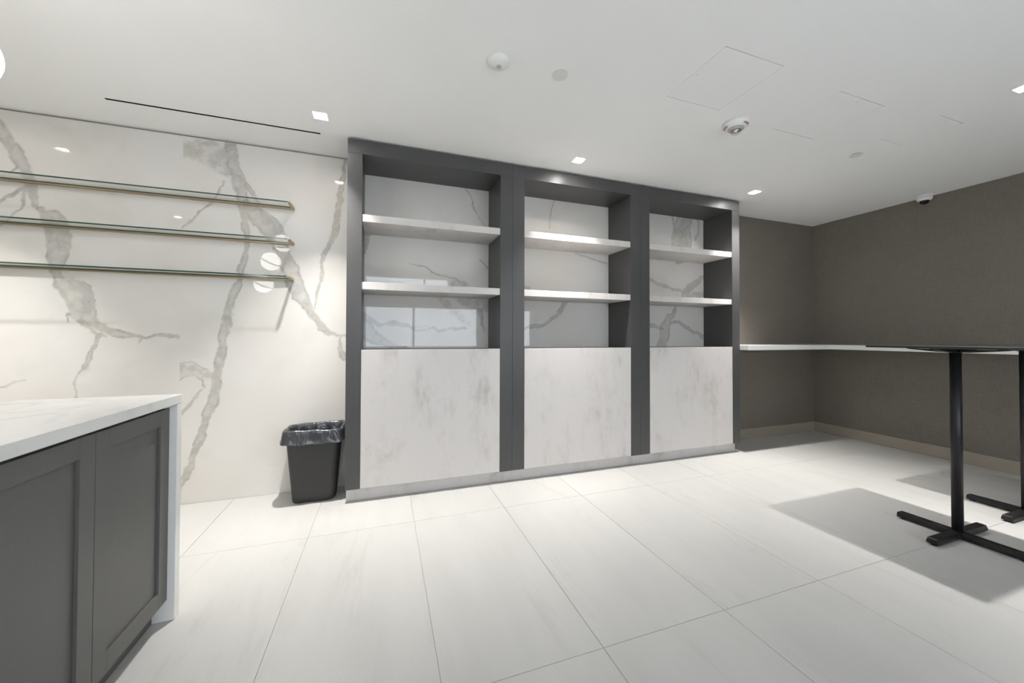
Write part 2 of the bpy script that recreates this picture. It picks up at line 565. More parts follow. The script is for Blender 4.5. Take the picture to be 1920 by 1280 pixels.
VEINS = [
    ('b', [(-2.323,2.531,0.034),(-2.281,2.464,0.0343),(-2.244,2.396,0.0346),(-2.206,2.317,0.0348),(-2.175,2.257,0.0321),(-2.152,2.195,0.0293),(-2.141,2.138,0.025),(-2.13,2.077,0.0206),(-2.114,2.031,0.0118)]),
    ('b', [(-2.099,2.012,0.0059),(-2.078,1.993,0.0208),(-2.05,1.965,0.0388),(-2.028,1.915,0.051),(-2.017,1.847,0.0571),(-2.013,1.777,0.0571),(-2.017,1.707,0.0525),(-2.022,1.637,0.0329),(-2.015,1.568,0.018),(-1.999,1.52,0.0331),(-1.939,1.498,0.0639),(-1.904,1.457,0.0766),(-1.887,1.398,0.0768),(-1.875,1.334,0.0677),(-1.848,1.292,0.0495),(-1.81,1.261,0.0312),(-1.768,1.24,0.022),(-1.724,1.219,0.0238),(-1.662,1.201,0.0208),(-1.596,1.187,0.013),(-1.561,1.18,0.0049),(-1.494,1.191,0.0083),(-1.437,1.18,0.0134),(-1.371,1.173,0.0135)]),
    ('b', [(-1.947,1.322,0.0061),(-1.89,1.263,0.0123),(-1.833,1.215,0.0077),(-1.792,1.201,0.0094),(-1.759,1.186,0.0094)]),
    ('b', [(-1.787,1.201,0.0156),(-1.813,1.151,0.014),(-1.834,1.097,0.0108),(-1.85,1.051,0.0139),(-1.865,0.999,0.0138),(-1.878,0.967,0.0123),(-1.901,0.929,0.0046),(-1.917,0.877,0.0046),(-1.916,0.842,0.0046),(-1.902,0.806,0.0046),(-1.902,0.778,0.003)]),
    ('s', [(-1.858,1.044,0.0092),(-1.857,0.974,0.0123),(-1.885,0.918,0.0076)]),
    ('l', [(-1.567,1.18,0.0049),(-1.581,1.161,0.0049),(-1.59,1.139,0.0032)]),
    ('l', [(-1.955,1.326,0.003),(-1.957,1.277,0.003)]),
    ('l', [(-2.217,2.264,0.0058),(-2.253,2.207,0.0043)]),
    ('b', [(-2.171,2.141,0.0088),(-2.215,2.083,0.0087),(-2.251,2.052,0.01),(-2.291,2.02,0.0071)]),
    ('l', [(-2.174,2.024,0.0058),(-2.213,1.978,0.0058),(-2.256,1.926,0.0057),(-2.289,1.885,0.0043)]),
    ('l', [(-2.166,2.158,0.0088),(-2.172,2.079,0.0073),(-2.179,2.023,0.0058)]),
    ('l', [(-2.273,0.851,0.0042),(-2.22,0.889,0.0043),(-2.159,0.903,0.0029)]),
    ('b', [(-1.078,2.653,0.0289),(-1.064,2.548,0.0326),(-1.049,2.451,0.0435),(-1.025,2.336,0.0473),(-1.007,2.239,0.0365),(-0.992,2.141,0.0292),(-0.978,2.043,0.0183),(-0.967,1.944,0.0147),(-0.969,1.884,0.0147),(-0.982,1.804,0.0183),(-0.995,1.723,0.02),(-1.0,1.644,0.02),(-1.006,1.584,0.0218),(-1.039,1.503,0.0253),(-1.058,1.424,0.027),(-1.076,1.345,0.0286),(-1.079,1.286,0.0304),(-1.11,1.142,0.0266),(-1.126,1.033,0.0301),(-1.143,0.902,0.0229),(-1.139,0.825,0.0282),(-1.16,0.729,0.0246),(-1.194,0.635,0.0296),(-1.215,0.529,0.0243),(-1.254,0.415,0.0275),(-1.304,0.239,0.0221),(-1.346,0.105,0.0135),(-1.35,0.005,0.0084)]),
    ('s', [(-1.348,2.574,0.0172),(-1.338,2.503,0.0379),(-1.27,2.533,0.0767),(-1.197,2.526,0.0989),(-1.132,2.486,0.1108),(-1.075,2.416,0.065)]),
    ('b', [(-0.973,2.183,0.0183),(-0.928,2.12,0.0481),(-0.876,2.066,0.0746),(-0.806,2.008,0.083),(-0.762,1.902,0.0608),(-0.733,1.802,0.0496),(-0.686,1.703,0.0538),(-0.652,1.602,0.0541),(-0.604,1.48,0.0467),(-0.548,1.399,0.0314),(-0.499,1.325,0.0237),(-0.453,1.254,0.0279),(-0.414,1.212,0.016),(-0.337,1.183,0.0061),(-0.287,1.183,0.0061)]),
    ('b', [(-0.333,1.179,0.0081),(-0.317,1.106,0.0163),(-0.293,1.021,0.0204)]),
    ('b', [(-1.025,2.376,0.0091),(-0.964,2.304,0.0129),(-0.912,2.239,0.0111),(-0.877,2.175,0.0093)]),
    ('b', [(-0.299,2.676,0.0103),(-0.31,2.518,0.0165),(-0.32,2.366,0.0205),(-0.346,2.148,0.0225),(-0.375,1.999,0.0244),(-0.435,1.862,0.0201),(-0.457,1.755,0.016),(-0.478,1.594,0.0119),(-0.503,1.45,0.0079),(-0.514,1.399,0.0059)]),
    ('l', [(-1.127,2.321,0.0071),(-1.151,2.208,0.0071),(-1.268,2.086,0.0052),(-1.317,2.007,0.0069),(-1.359,1.938,0.0068)]),
    ('s', [(-1.368,0.943,0.0575),(-1.319,0.938,0.0444),(-1.263,0.948,0.0345),(-1.21,0.919,0.0313),(-1.168,0.895,0.0246)]),
    ('l', [(-1.366,0.988,0.0034),(-1.274,1.005,0.0052),(-1.194,0.95,0.0052)]),
    ('l', [(-1.361,0.879,0.0051),(-1.282,0.922,0.0034),(-1.225,0.874,0.0052),(-1.208,0.812,0.0035)]),
    ('l', [(-1.364,0.601,0.0101),(-1.31,0.676,0.0136),(-1.255,0.761,0.0086),(-1.221,0.793,0.0052)]),
    ('b', [(-0.117,2.032,0.0169),(-0.145,1.942,0.0274),(-0.165,1.879,0.0189)]),
    ('l', [(0.679,2.551,0.0048),(0.698,2.501,0.0048),(0.754,2.427,0.0049),(0.759,2.345,0.0049),(0.817,2.26,0.0049),(0.877,2.174,0.0049)]),
    ('l', [(0.21,1.813,0.0045),(0.325,1.789,0.0045),(0.448,1.736,0.0046),(0.592,1.698,0.0047),(0.635,1.662,0.0095)]),
    ('s', [(0.555,1.63,0.0141),(0.616,1.656,0.0379),(0.683,1.636,0.0335),(0.741,1.6,0.0193)]),
    ('l', [(0.828,1.879,0.0049),(0.898,1.806,0.0074)]),
    ('s', [(0.467,1.537,0.0324),(0.523,1.465,0.035),(0.561,1.391,0.0141)]),
    ('s', [(0.569,1.541,0.0235),(0.665,1.488,0.0429),(0.747,1.481,0.053),(0.845,1.475,0.0587),(0.92,1.462,0.0445)]),
    ('s', [(0.589,1.415,0.0212),(0.651,1.346,0.0309),(0.723,1.29,0.0168)]),
    ('b', [(0.83,1.426,0.022),(0.841,1.33,0.0171),(0.861,1.234,0.0073)]),
    ('b', [(-0.161,1.374,0.0209),(-0.083,1.315,0.0169),(-0.038,1.293,0.0107),(0.08,1.304,0.0087),(0.2,1.27,0.0089),(0.257,1.234,0.0089),(0.351,1.249,0.0068),(0.418,1.277,0.0069),(0.45,1.236,0.0092),(0.533,1.264,0.0093),(0.685,1.271,0.0072)]),
    ('l', [(-0.013,1.294,0.0064),(0.088,1.326,0.0065),(0.218,1.274,0.0067)]),
    ('l', [(0.239,1.27,0.0045),(0.35,1.285,0.0045),(0.441,1.245,0.0046)]),
    ('b', [(-0.168,1.27,0.071),(-0.111,1.214,0.0548),(-0.078,1.188,0.0424),(-0.016,1.153,0.0321),(0.068,1.122,0.026),(0.184,1.081,0.0221)]),
    ('b', [(1.676,1.563,0.022),(1.662,1.526,0.022),(1.618,1.447,0.0245),(1.579,1.394,0.0163),(1.494,1.336,0.0187),(1.394,1.291,0.0185),(1.232,1.272,0.0103)]),
    ('l', [(1.571,2.565,0.0055),(1.56,2.522,0.0054),(1.515,2.377,0.0054),(1.498,2.225,0.0054)]),
    ('l', [(1.781,2.015,0.0056),(1.998,1.983,0.0058),(2.198,1.937,0.0059)]),
    ('l', [(1.23,1.657,0.0103),(1.295,1.645,0.0052)]),
    ('l', [(2.11,1.568,0.0087),(2.198,1.473,0.0088)]),
    ('b', [(3.197,2.63,0.0804),(3.166,2.519,0.0935),(3.106,2.394,0.1126),(3.106,2.287,0.139),(3.091,2.168,0.1519),(3.083,2.085,0.0989)]),
    ('l', [(3.272,2.566,0.0135),(3.356,2.485,0.0102),(3.34,2.351,0.017),(3.294,2.28,0.0135)]),
    ('l', [(2.968,2.556,0.013),(2.982,2.499,0.0131),(2.996,2.407,0.0131)]),
    ('b', [(2.586,1.833,0.0155),(2.675,1.81,0.0157),(2.808,1.759,0.0191),(2.947,1.714,0.0162),(3.089,1.702,0.0132),(3.125,1.639,0.0099),(3.029,1.565,0.0131),(3.007,1.524,0.0163),(2.978,1.435,0.026),(2.913,1.399,0.0451),(2.884,1.318,0.0577),(2.87,1.22,0.064),(2.827,1.059,0.0572)]),
    ('b', [(3.125,1.674,0.0165),(3.223,1.756,0.0469),(3.322,1.808,0.0339),(3.423,1.88,0.0171)]),
    ('s', [(3.163,1.652,0.0266),(3.306,1.67,0.0405),(3.453,1.67,0.0344)]),
    ('b', [(2.942,1.353,0.0129),(3.073,1.361,0.0197),(3.183,1.298,0.0166),(3.285,1.245,0.0168),(3.45,1.168,0.0171)]),
    ('b', [(2.585,1.353,0.0124),(2.681,1.324,0.0156),(2.757,1.299,0.0158),(2.842,1.283,0.0096)]),
]


def value_noise(x, y, seed):
    rng = np.random.default_rng(seed)
    g = rng.random((256, 256))
    xi, yi = np.floor(x).astype(int), np.floor(y).astype(int)
    fx, fy = x - xi, y - yi
    fx, fy = fx * fx * (3 - 2 * fx), fy * fy * (3 - 2 * fy)
    xi &= 255; yi &= 255
    x2, y2 = (xi + 1) & 255, (yi + 1) & 255
    return (g[xi, yi] * (1 - fx) + g[x2, yi] * fx) * (1 - fy) + (g[xi, y2] * (1 - fx) + g[x2, y2] * fx) * fy

def fbm(x, y, s, seed, octaves=4):
    t, a, tot = 0.0, 1.0, 0.0
    for k in range(octaves):
        t = t + a * value_noise(x * s + 91.7 * k + 40, y * s + 33.1 * k + 40, seed + k)
        tot += a
        a *= 0.55
        s *= 2.05
    return t / tot

def smooth(e0, e1, x):
    t = np.clip((x - e0) / (e1 - e0), 0, 1)
    return t * t * (3 - 2 * t)

def vein_fields(X, Z, lo_x, hi_x):
    vein = np.zeros_like(X)
    crack = np.zeros_like(X)
    wx = X + (fbm(X, Z, 9.0, 5) - 0.5) * 0.05 + (fbm(X, Z, 40.0, 15, 3) - 0.5) * 0.014
    wz = Z + (fbm(X, Z, 9.0, 25) - 0.5) * 0.05 + (fbm(X, Z, 40.0, 35, 3) - 0.5) * 0.014
    tex = fbm(X, Z, 22.0, 45)
    gate = fbm(X, Z, 13.0, 55, 3)
    for vi, (kind, pts) in enumerate(VEINS):
        P = np.array(pts)
        pad = 0.12
        # a vein belongs to the slab that holds its middle
        mid = P[len(P) // 2, 0]
        if not (lo_x <= mid < hi_x):
            continue
        msk = (wx > P[:, 0].min() - pad) & (wx < P[:, 0].max() + pad) & (wz > P[:, 1].min() - pad) & (wz < P[:, 1].max() + pad)
        if not msk.any():
            continue
        x, z = wx[msk], wz[msk]
        best = np.full(x.shape, 9.0)
        half = np.full(x.shape, 0.001)
        for a, b in zip(P[:-1], P[1:]):
            d = b[:2] - a[:2]
            L2 = max(d @ d, 1e-9)
            t = np.clip(((x - a[0]) * d[0] + (z - a[1]) * d[1]) / L2, 0, 1)
            h = a[2] + (b[2] - a[2]) * t
            dist = np.hypot(x - a[0] - t * d[0], z - a[1] - t * d[1])
            q = dist - h
            up = q < best
            best[up] = q[up]
            half[up] = h[up]
        tx, gt = tex[msk], gate[msk]
        if kind == 'b':
            f = smooth(0.004, -0.005, best) * (0.55 + 0.5 * tx)
            inner = smooth(-0.002, -0.03, best)
            f = f * (1 - 0.35 * inner * smooth(0.45, 0.62, gt))
            c = np.exp(-(best / 0.0045) ** 2) * smooth(0.42, 0.62, gt) * 0.62
        elif kind == 's':
            f = smooth(0.012, -0.022, best) * (0.38 + 0.5 * smooth(0.35, 0.65, tx)) * 0.8
            c = np.exp(-((tx - 0.5) / 0.012) ** 2) * smooth(0.01, -0.01, best) * 0.35
        else:
            f = smooth(0.005, -0.002, best) * (0.4 + 0.5 * tx)
            c = np.exp(-(np.maximum(best + half, 0) / 0.004) ** 2) * smooth(0.35, 0.6, gt) * 0.5
        vein[msk] = np.maximum(vein[msk], f)
        crack[msk] = np.maximum(crack[msk], c)
    # very faint clouding everywhere
    vein = np.maximum(vein, 0.10 * smooth(0.56, 0.74, fbm(X, Z, 4.0, 77)))
    return np.clip(vein, 0, 1), np.clip(crack, 0, 1)

def marble_slab(x0, x1, fine):
    z0, z1 = 0.0005, ZC - 0.014
    st = 0.007 if fine else 0.03
    nx, nz = int((x1 - x0) / st) + 1, int((z1 - z0) / st) + 1
    X, Z = np.meshgrid(np.linspace(x0, x1, nx), np.linspace(z0, z1, nz))
    vein, crack = vein_fields(X.ravel(), Z.ravel(), x0, x1)
    n = nx * nz
    co = np.zeros((n, 3))
    co[:, 0], co[:, 1], co[:, 2] = X.ravel(), YW, Z.ravel()
    idx = np.arange(n).reshape(nz, nx)
    quads = np.stack([idx[:-1, :-1], idx[:-1, 1:], idx[1:, 1:], idx[1:, :-1]], -1).reshape(-1, 4)
    ring = np.concatenate([idx[0, :], idx[1:, -1], idx[-1, -2::-1], idx[-2:0:-1, 0]])
    back = co[ring].copy()
    back[:, 1] = YW + 0.0118
    r2 = np.arange(len(ring)) + n
    side = np.stack([ring, r2, np.roll(r2, -1), np.roll(ring, -1)], -1)
    co = np.vstack([co, back])
    quads = np.vstack([quads, side])
    cen = Vector(((x0 + x1) / 2, YW, z0))
    co -= np.array(cen)
    me = bpy.data.meshes.new('slab')
    me.vertices.add(len(co)); me.vertices.foreach_set('co', co.ravel())
    me.loops.add(quads.size); me.loops.foreach_set('vertex_index', quads.ravel().astype(np.int32))
    me.polygons.add(len(quads))
    me.polygons.foreach_set('loop_start', np.arange(0, quads.size, 4, dtype=np.int32))
    me.polygons.foreach_set('use_smooth', np.zeros(len(quads), dtype=bool))
    me.update(calc_edges=True)
    for nm, val in (('vein', vein), ('crack', crack)):
        at = me.attributes.new(nm, 'FLOAT', 'POINT')
        at.data.foreach_set('value', np.concatenate([val, np.zeros(len(ring))]).astype(np.float32))
    me.materials.append(M['marble'])
    o = bpy.data.objects.new('slab', me)
    o.location = cen - Vector(wall_back.location)
    place(o, wall_back)
    return o
seams = [XL, -3.76, -2.56, -1.36, -0.20, 1.04, 2.26, 3.47]
for a, b in zip(seams[:-1], seams[1:]):
    marble_slab(a + 0.00002, b - 0.00002, a >= -2.6)
link('wallcovering', B().box(3.4715, XR, YW, YW + 0.0118, 0.0, ZC - 0.0008), M['fabric'], wall_back)

struct(box('wall_right', (XR, XR + 0.15, YREAR - 0.15, YW + 0.0115, 0.0, ZC - 0.0005), M['fabric']))
struct(box('wall_left', (XL - 0.15, XL, YREAR - 0.15, YW + 0.0115, 0.0, ZC - 0.0005), M['plaster']))
struct(box('baseboard_back', (3.53, XR - 0.0125, YW - 0.0125, YW - 0.0003, 0.0005, 0.117), M['base_tile'], bevel=0.001))
struct(box('baseboard_right', (XR - 0.0125, XR - 0.0003, YREAR + 0.001, YW - 0.0003, 0.0005, 0.117), M['base_tile'], bevel=0.001))

# ---- rear wall behind the camera: glazed front that lets the daylight in
W1 = (-0.66, 3.4, 0.93, 1.86)
W2 = (-0.6, 1.4, 2.12, 2.50)
rb = B()
rx = sorted({XL, XR, W1[0], W1[1], W2[0], W2[1]})
rz = sorted({0.0, ZC - 0.0005, W1[2], W1[3], W2[2], W2[3]})
for i in range(len(rx) - 1):
    for j in range(len(rz) - 1):
        cx, cz = (rx[i] + rx[i + 1]) / 2, (rz[j] + rz[j + 1]) / 2
        if any(w[0] < cx < w[1] and w[2] < cz < w[3] for w in (W1, W2)):
            continue
        rb.box(rx[i], rx[i + 1], YREAR - 0.149, YREAR, rz[j], rz[j + 1])
struct(link('wall_rear', rb, M['fabric']))
def window(name, w, mull):
    e = bpy.data.objects.new(name, None)
    e.location = ((w[0] + w[1]) / 2, YREAR - 0.075, w[2])
    COL.objects.link(e)
    struct(e)
    t, y0, y1 = 0.045, YREAR - 0.10, YREAR - 0.05
    fr = B()
    fr.box(w[0], w[1], y0, y1, w[2], w[2] + t).box(w[0], w[1], y0, y1, w[3] - t, w[3])
    fr.box(w[0], w[0] + t, y0, y1, w[2] + t, w[3] - t).box(w[1] - t, w[1], y0, y1, w[2] + t, w[3] - t)
    link('window_frame', fr, M['alu'], e)
    edges = [w[0] + t / 2] + mull + [w[1] - t / 2]
    for x in mull:
        box('mullion', (x - t / 2, x + t / 2, y0, y1, w[2] + t, w[3] - t), M['alu'], e)
    for a, b in zip(edges[:-1], edges[1:]):
        box('pane', (a + t / 2, b - t / 2, YREAR - 0.079, YREAR - 0.071, w[2] + t, w[3] - t), M['pane'], e)
window('window_1', W1, [0.62, 2.05])
window('window_2', W2, [0.85])

# ================================================================== BOOKCASE (three units and their plinth)
UNITS = [(-0.253, 1.0020, 'left bookcase unit beside the bin, charcoal frame with two pale shelves'),
         (1.0020, 2.2680, 'middle bookcase unit of the three, charcoal frame with two pale shelves'),
         (2.2680, 3.5160, 'right bookcase unit beside the dark alcove, charcoal frame with two pale shelves')]
INNER = [(-0.1526, 0.8975), (1.1074, 2.1640), (2.3740, 3.4130)]
for (a, b, lab), (ia, ib) in zip(UNITS, INNER):
    t = thing('bookcase_unit', ((a + b) / 2, 3.07, 0.096), lab, 'bookcase', 'bookcase units along the marble wall')
    g = 0.0006
    yb1 = YW - 0.002
    box('side_panel', (a + g, ia, YB, yb1, 0.0965, 2.5125), M['charcoal'], t, 0.0008)
    box('side_panel', (ib, b - g, YB, yb1, 0.0965, 2.5125), M['charcoal'], t, 0.0008)
    box('header', (a + g, b - g, YB, yb1, 2.5135, 2.613), M['charcoal'], t, 0.0008)
    box('niche_floor', (ia + 0.0005, ib - 0.0005, YB + 0.021, yb1, 1.062, 1.0905), M['charcoal'], t)
    box('front_panel', (ia + 0.002, ib - 0.002, YB - 0.001, YB + 0.019, 0.0985, 1.0935), M['laminate'], t, 0.001)
    for z in (2.0250, 1.5320):
        box('shelf', (ia + 0.0008, ib - 0.0008, YB + 0.006, yb1, z, z + 0.053), M['laminate'], t, 0.001)
    link('back_panel', B().box(ia, ib, yb1 - 0.012, yb1, 0.0965, 1.061), M['charcoal'], t)
tag(box('plinth', (-0.247, 3.498, 2.936, YW - 0.002, 0.0005, 0.096), M['laminate'], bevel=0.001),
    'long recessed cement-look plinth running under the three bookcase units', 'plinth')

# ================================================================== WALL LEDGE
ledge = thing('wall_ledge', (4.4, 3.0, LEDGE_Z0), 'white veined stone ledge wrapping round the dark alcove walls', 'ledge')
box('slab', (3.5175, XR - 0.0005, LEDGE_Y, YW - 0.0005, LEDGE_Z0, LEDGE_Z1), M['quartz'], ledge, 0.0012)
box('slab', (LEDGE_X, XR - 0.0005, -0.6, LEDGE_Y - 0.0008, LEDGE_Z0, LEDGE_Z1), M['quartz'], ledge, 0.0012)

# ================================================================== GLASS SHELVES
for z, lab in ((2.172, 'top glass shelf on a brass wall rail against the marble'),
               (1.899, 'middle glass shelf on a brass wall rail against the marble'),
               (1.625, 'bottom glass shelf on a brass wall rail against the marble')):
    x0, x1, yf = -2.95, -0.655, 3.098
    t = thing('glass_shelf', ((x0 + x1) / 2, YW, z), lab, 'shelf', 'glass shelves on the marble wall')
    rail = B()
    rail.box(x0, x1, YW - 0.020, YW - 0.0005, z - 0.010, z + 0.009)
    link('rail', rail, M['brass'], t, 0.001)
    rail2 = B().box(x0, x1, YW - 0.030, YW - 0.0205, z - 0.010, z - 0.003)
    link('rail_lip', rail2, M['brass'], t, 0.0008)
    for xb in (x1 - 0.017, x0):
        br = B()
        br.prism([(yf - 0.004, z + 0.006), (yf - 0.004, z - 0.004), (YW - 0.0306, z - 0.010), (YW - 0.0306, z + 0.009), (yf + 0.02, z + 0.0068)], 'x', xb, xb + 0.017)
        link('bracket', br, M['brass'], t, 0.0008)
    pb = B()
    px0, px1, y0, y1, z0, z1 = x0 + 0.018, x1 - 0.018, yf, YW - 0.0308, z - 0.0025, z + 0.0065
    vs_ = [(x, y, zz) for zz in (z0, z1) for y in (y0, y1) for x in (px0, px1)]
    pb.add(vs_, [(0, 2, 3, 1), (4, 5, 7, 6)], 0)
    pb.add(vs_, [(0, 1, 5, 4), (2, 6, 7, 3), (0, 4, 6, 2), (1, 3, 7, 5)], 1)
    link('pane', pb, [M['glass'], M['glass_edge']], t, fix=False)

# ================================================================== ISLAND
DX = -0.845
wt = B()
wt.box(-1.92, ISL_X, ISL_Y0, ISL_Y1, 0.902, ISL_Z)
top = thing('island_worktop', (-1.37, 1.07, 0.0), 'white stone island worktop with a waterfall end panel', 'worktop')
link('top_slab', wt, M['quartz'], top, 0.0015)
box('waterfall_panel', (-1.92, ISL_X, ISL_Y1 - 0.037, ISL_Y1, 0.0005, 0.9015), M['quartz'], top, 0.0015)
def cabinet(y0, y1, lab):
    t = thing('island_cabinet', (-1.37, (y0 + y1) / 2, 0.0), lab, 'cabinet', 'charcoal cabinets under the island worktop')
    box('body', (-1.90, DX - 0.0195, y0 + 0.0005, y1 - 0.0005, 0.0905, 0.9), M['island'], t)
    box('toe_kick', (-1.85, -0.895, y0 + 0.0005, y1 - 0.0005, 0.0005, 0.09), M['island'], t)
    ymid = (y0 + y1) / 2
    for a, b in ((y0 + 0.0015, ymid - 0.0012), (ymid + 0.0012, y1 - 0.0015)):
        z0, z1, s = 0.0915, 0.886, 0.062
        d = box('door', (DX - 0.0185, DX - 0.0105, a + 0.001, b - 0.001, z0 + 0.001, z1 - 0.001), M['island'], t)
        box('door_stile', (DX - 0.0104, DX, a, a + s, z0, z1), M['island'], d, 0.0008)
        box('door_stile', (DX - 0.0104, DX, b - s, b, z0, z1), M['island'], d, 0.0008)
        box('door_rail', (DX - 0.0104, DX, a + s + 0.0003, b - s - 0.0003, z1 - s, z1), M['island'], d, 0.0008)
        box('door_rail', (DX - 0.0104, DX, a + s + 0.0003, b - s - 0.0003, z0, z0 + s), M['island'], d, 0.0008)
cabinet(1.100, ISL_Y1 - 0.038, 'charcoal island cabinet with two shaker doors next to the waterfall panel')
cabinet(0.252, 1.0995, 'charcoal island cabinet with two shaker doors nearest the camera')

# ================================================================== WASTE BIN AND LINER
def rrect(cx, cy, hx, hy, r, z, n=14):
    pts = []
    for qx, qy, a0 in ((1, 1, 0), (-1, 1, 90), (-1, -1, 180), (1, -1, 270)):
        for k in range(n):
            a = math.radians(a0 + 90 * k / (n - 1))
            pts.append((cx + qx * (hx - r) + r * math.cos(a), cy + qy * (hy - r) + r * math.sin(a), z))
    return pts
def dense_ring(ring, m):
    """Resample a closed ring to m points at equal spacing."""
    P = np.array(ring + [ring[0]])
    s = np.concatenate([[0], np.cumsum(np.linalg.norm(np.diff(P, axis=0), axis=1))])
    t = np.linspace(0, s[-1], m, endpoint=False)
    return [tuple(np.interp(q, s, P[:, k]) for k in range(3)) for q in t]
def loft(b, rings, mi=0, close_first=False, close_last=False, smooth_=True):
    n = len(rings[0])
    fs = []
    for j in range(len(rings) - 1):
        fs += [(j * n + k, j * n + (k + 1) % n, (j + 1) * n + (k + 1) % n, (j + 1) * n + k) for k in range(n)]
    if close_first:
        fs.append(tuple(range(n))[::-1])
    if close_last:
        fs.append(tuple(range((len(rings) - 1) * n, len(rings) * n)))
    b.add([p for r in rings for p in r], fs, mi, smooth_)
BX, BY, BH = -0.468, 3.085, 0.518
def bin_half(z):
    k = z / BH
    return 0.139 + 0.040 * k, 0.087 + 0.043 * k
can = thing('waste_bin', (BX, BY, 0.0), 'dark grey plastic waste bin standing on the floor beside the bookcase', 'bin')
bb = B()
rings = []
for z, d in ((0.0008, -0.012), (0.004, -0.005), (0.012, 0.0), (0.14, 0), (0.27, 0), (0.40, 0), (0.49, 0), (BH - 0.012, 0.001)):
    hx, hy = bin_half(z)
    rings.append(rrect(BX, BY, hx + d, hy + d, 0.045, z))
for z, d in ((BH - 0.012, -0.003), (0.30, -0.0035), (0.02, -0.004)):
    hx, hy = bin_half(z)
    rings.append(rrect(BX, BY, hx + d, hy + d, 0.042, z))
loft(bb, rings, close_first=True, close_last=True)
link('body', bb, M['bin'], can)
rm = B()
hx, hy = bin_half(BH)
loft(rm, [rrect(BX, BY, hx + 0.0012, hy + 0.0012, 0.046, BH - 0.0115), rrect(BX, BY, hx + 0.007, hy + 0.007, 0.05, BH - 0.010),
          rrect(BX, BY, hx + 0.007, hy + 0.007, 0.05, BH - 0.002), rrect(BX, BY, hx + 0.003, hy + 0.003, 0.047, BH),
          rrect(BX, BY, hx - 0.003, hy - 0.003, 0.044, BH - 0.002), rrect(BX, BY, hx - 0.003, hy - 0.003, 0.044, BH - 0.0115)])
link('rim', rm, M['bin'], can)
lb = B()
rings = []
m_ = 220
prof = [(-0.022, -0.30), (-0.020, -0.24), (-0.017, -0.18), (-0.014, -0.13), (-0.011, -0.09), (-0.009, -0.05), (-0.006, -0.02), (-0.003, -0.003),
        (0.002, 0.006), (0.009, 0.005), (0.013, -0.004), (0.014, -0.018), (0.015, -0.032), (0.016, -0.046), (0.017, -0.060), (0.019, -0.072), (0.022, -0.082)]
for j, (d, dz) in enumerate(prof):
    hx, hy = bin_half(BH) if dz > -0.1 else bin_half(BH + dz)
    base = dense_ring(rrect(BX, BY, hx + 0.0015 + d, hy + 0.0015 + d, 0.05, BH + 0.002), m_)
    out = []
    for k, p in enumerate(base):
        a = 2 * math.pi * k / m_
        dirx, diry = p[0] - BX, p[1] - BY
        L = math.hypot(dirx, diry)
        fold = abs(d) * 0.9 + 0.003
        w = (math.sin(7 * a + 1.3 * j * 0.3) * 0.4 + math.sin(11 * a - j * 0.4 + 1) * 0.4 + math.sin(17 * a + j * 0.6) * 0.12)
        if j <= 7:
            off = (w - 0.7) * fold * 0.8            # inside: falls inwards in loose folds
            zz = p[2] + dz
        else:
            k2 = (j - 8) / 8.0
            off = max(0.0, (w * 0.55 + 0.35)) * 0.011 * k2 + (0.006 * k2 * max(0, math.sin(2 * a + 2.4)))
            hem = 0.006 * math.sin(3 * a + 0.7) + 0.012 * math.sin(2 * a + 2.2) + 0.004 * math.sin(11 * a)
            zz = p[2] + dz + hem * k2 * 0.9
        if j in (6, 7, 8, 9, 10):
            zz += 0.004 * math.sin(2 * a + 0.4) + 0.002 * math.sin(9 * a)
        out.append((p[0] + dirx / L * off, p[1] + diry / L * off, zz))
    rings.append(out)
loft(lb, rings, close_first=True)
tag(link('bin_liner', lb, M['liner'], fix=False), 'shiny black plastic liner folded over the rim of the waste bin', 'bin liner')

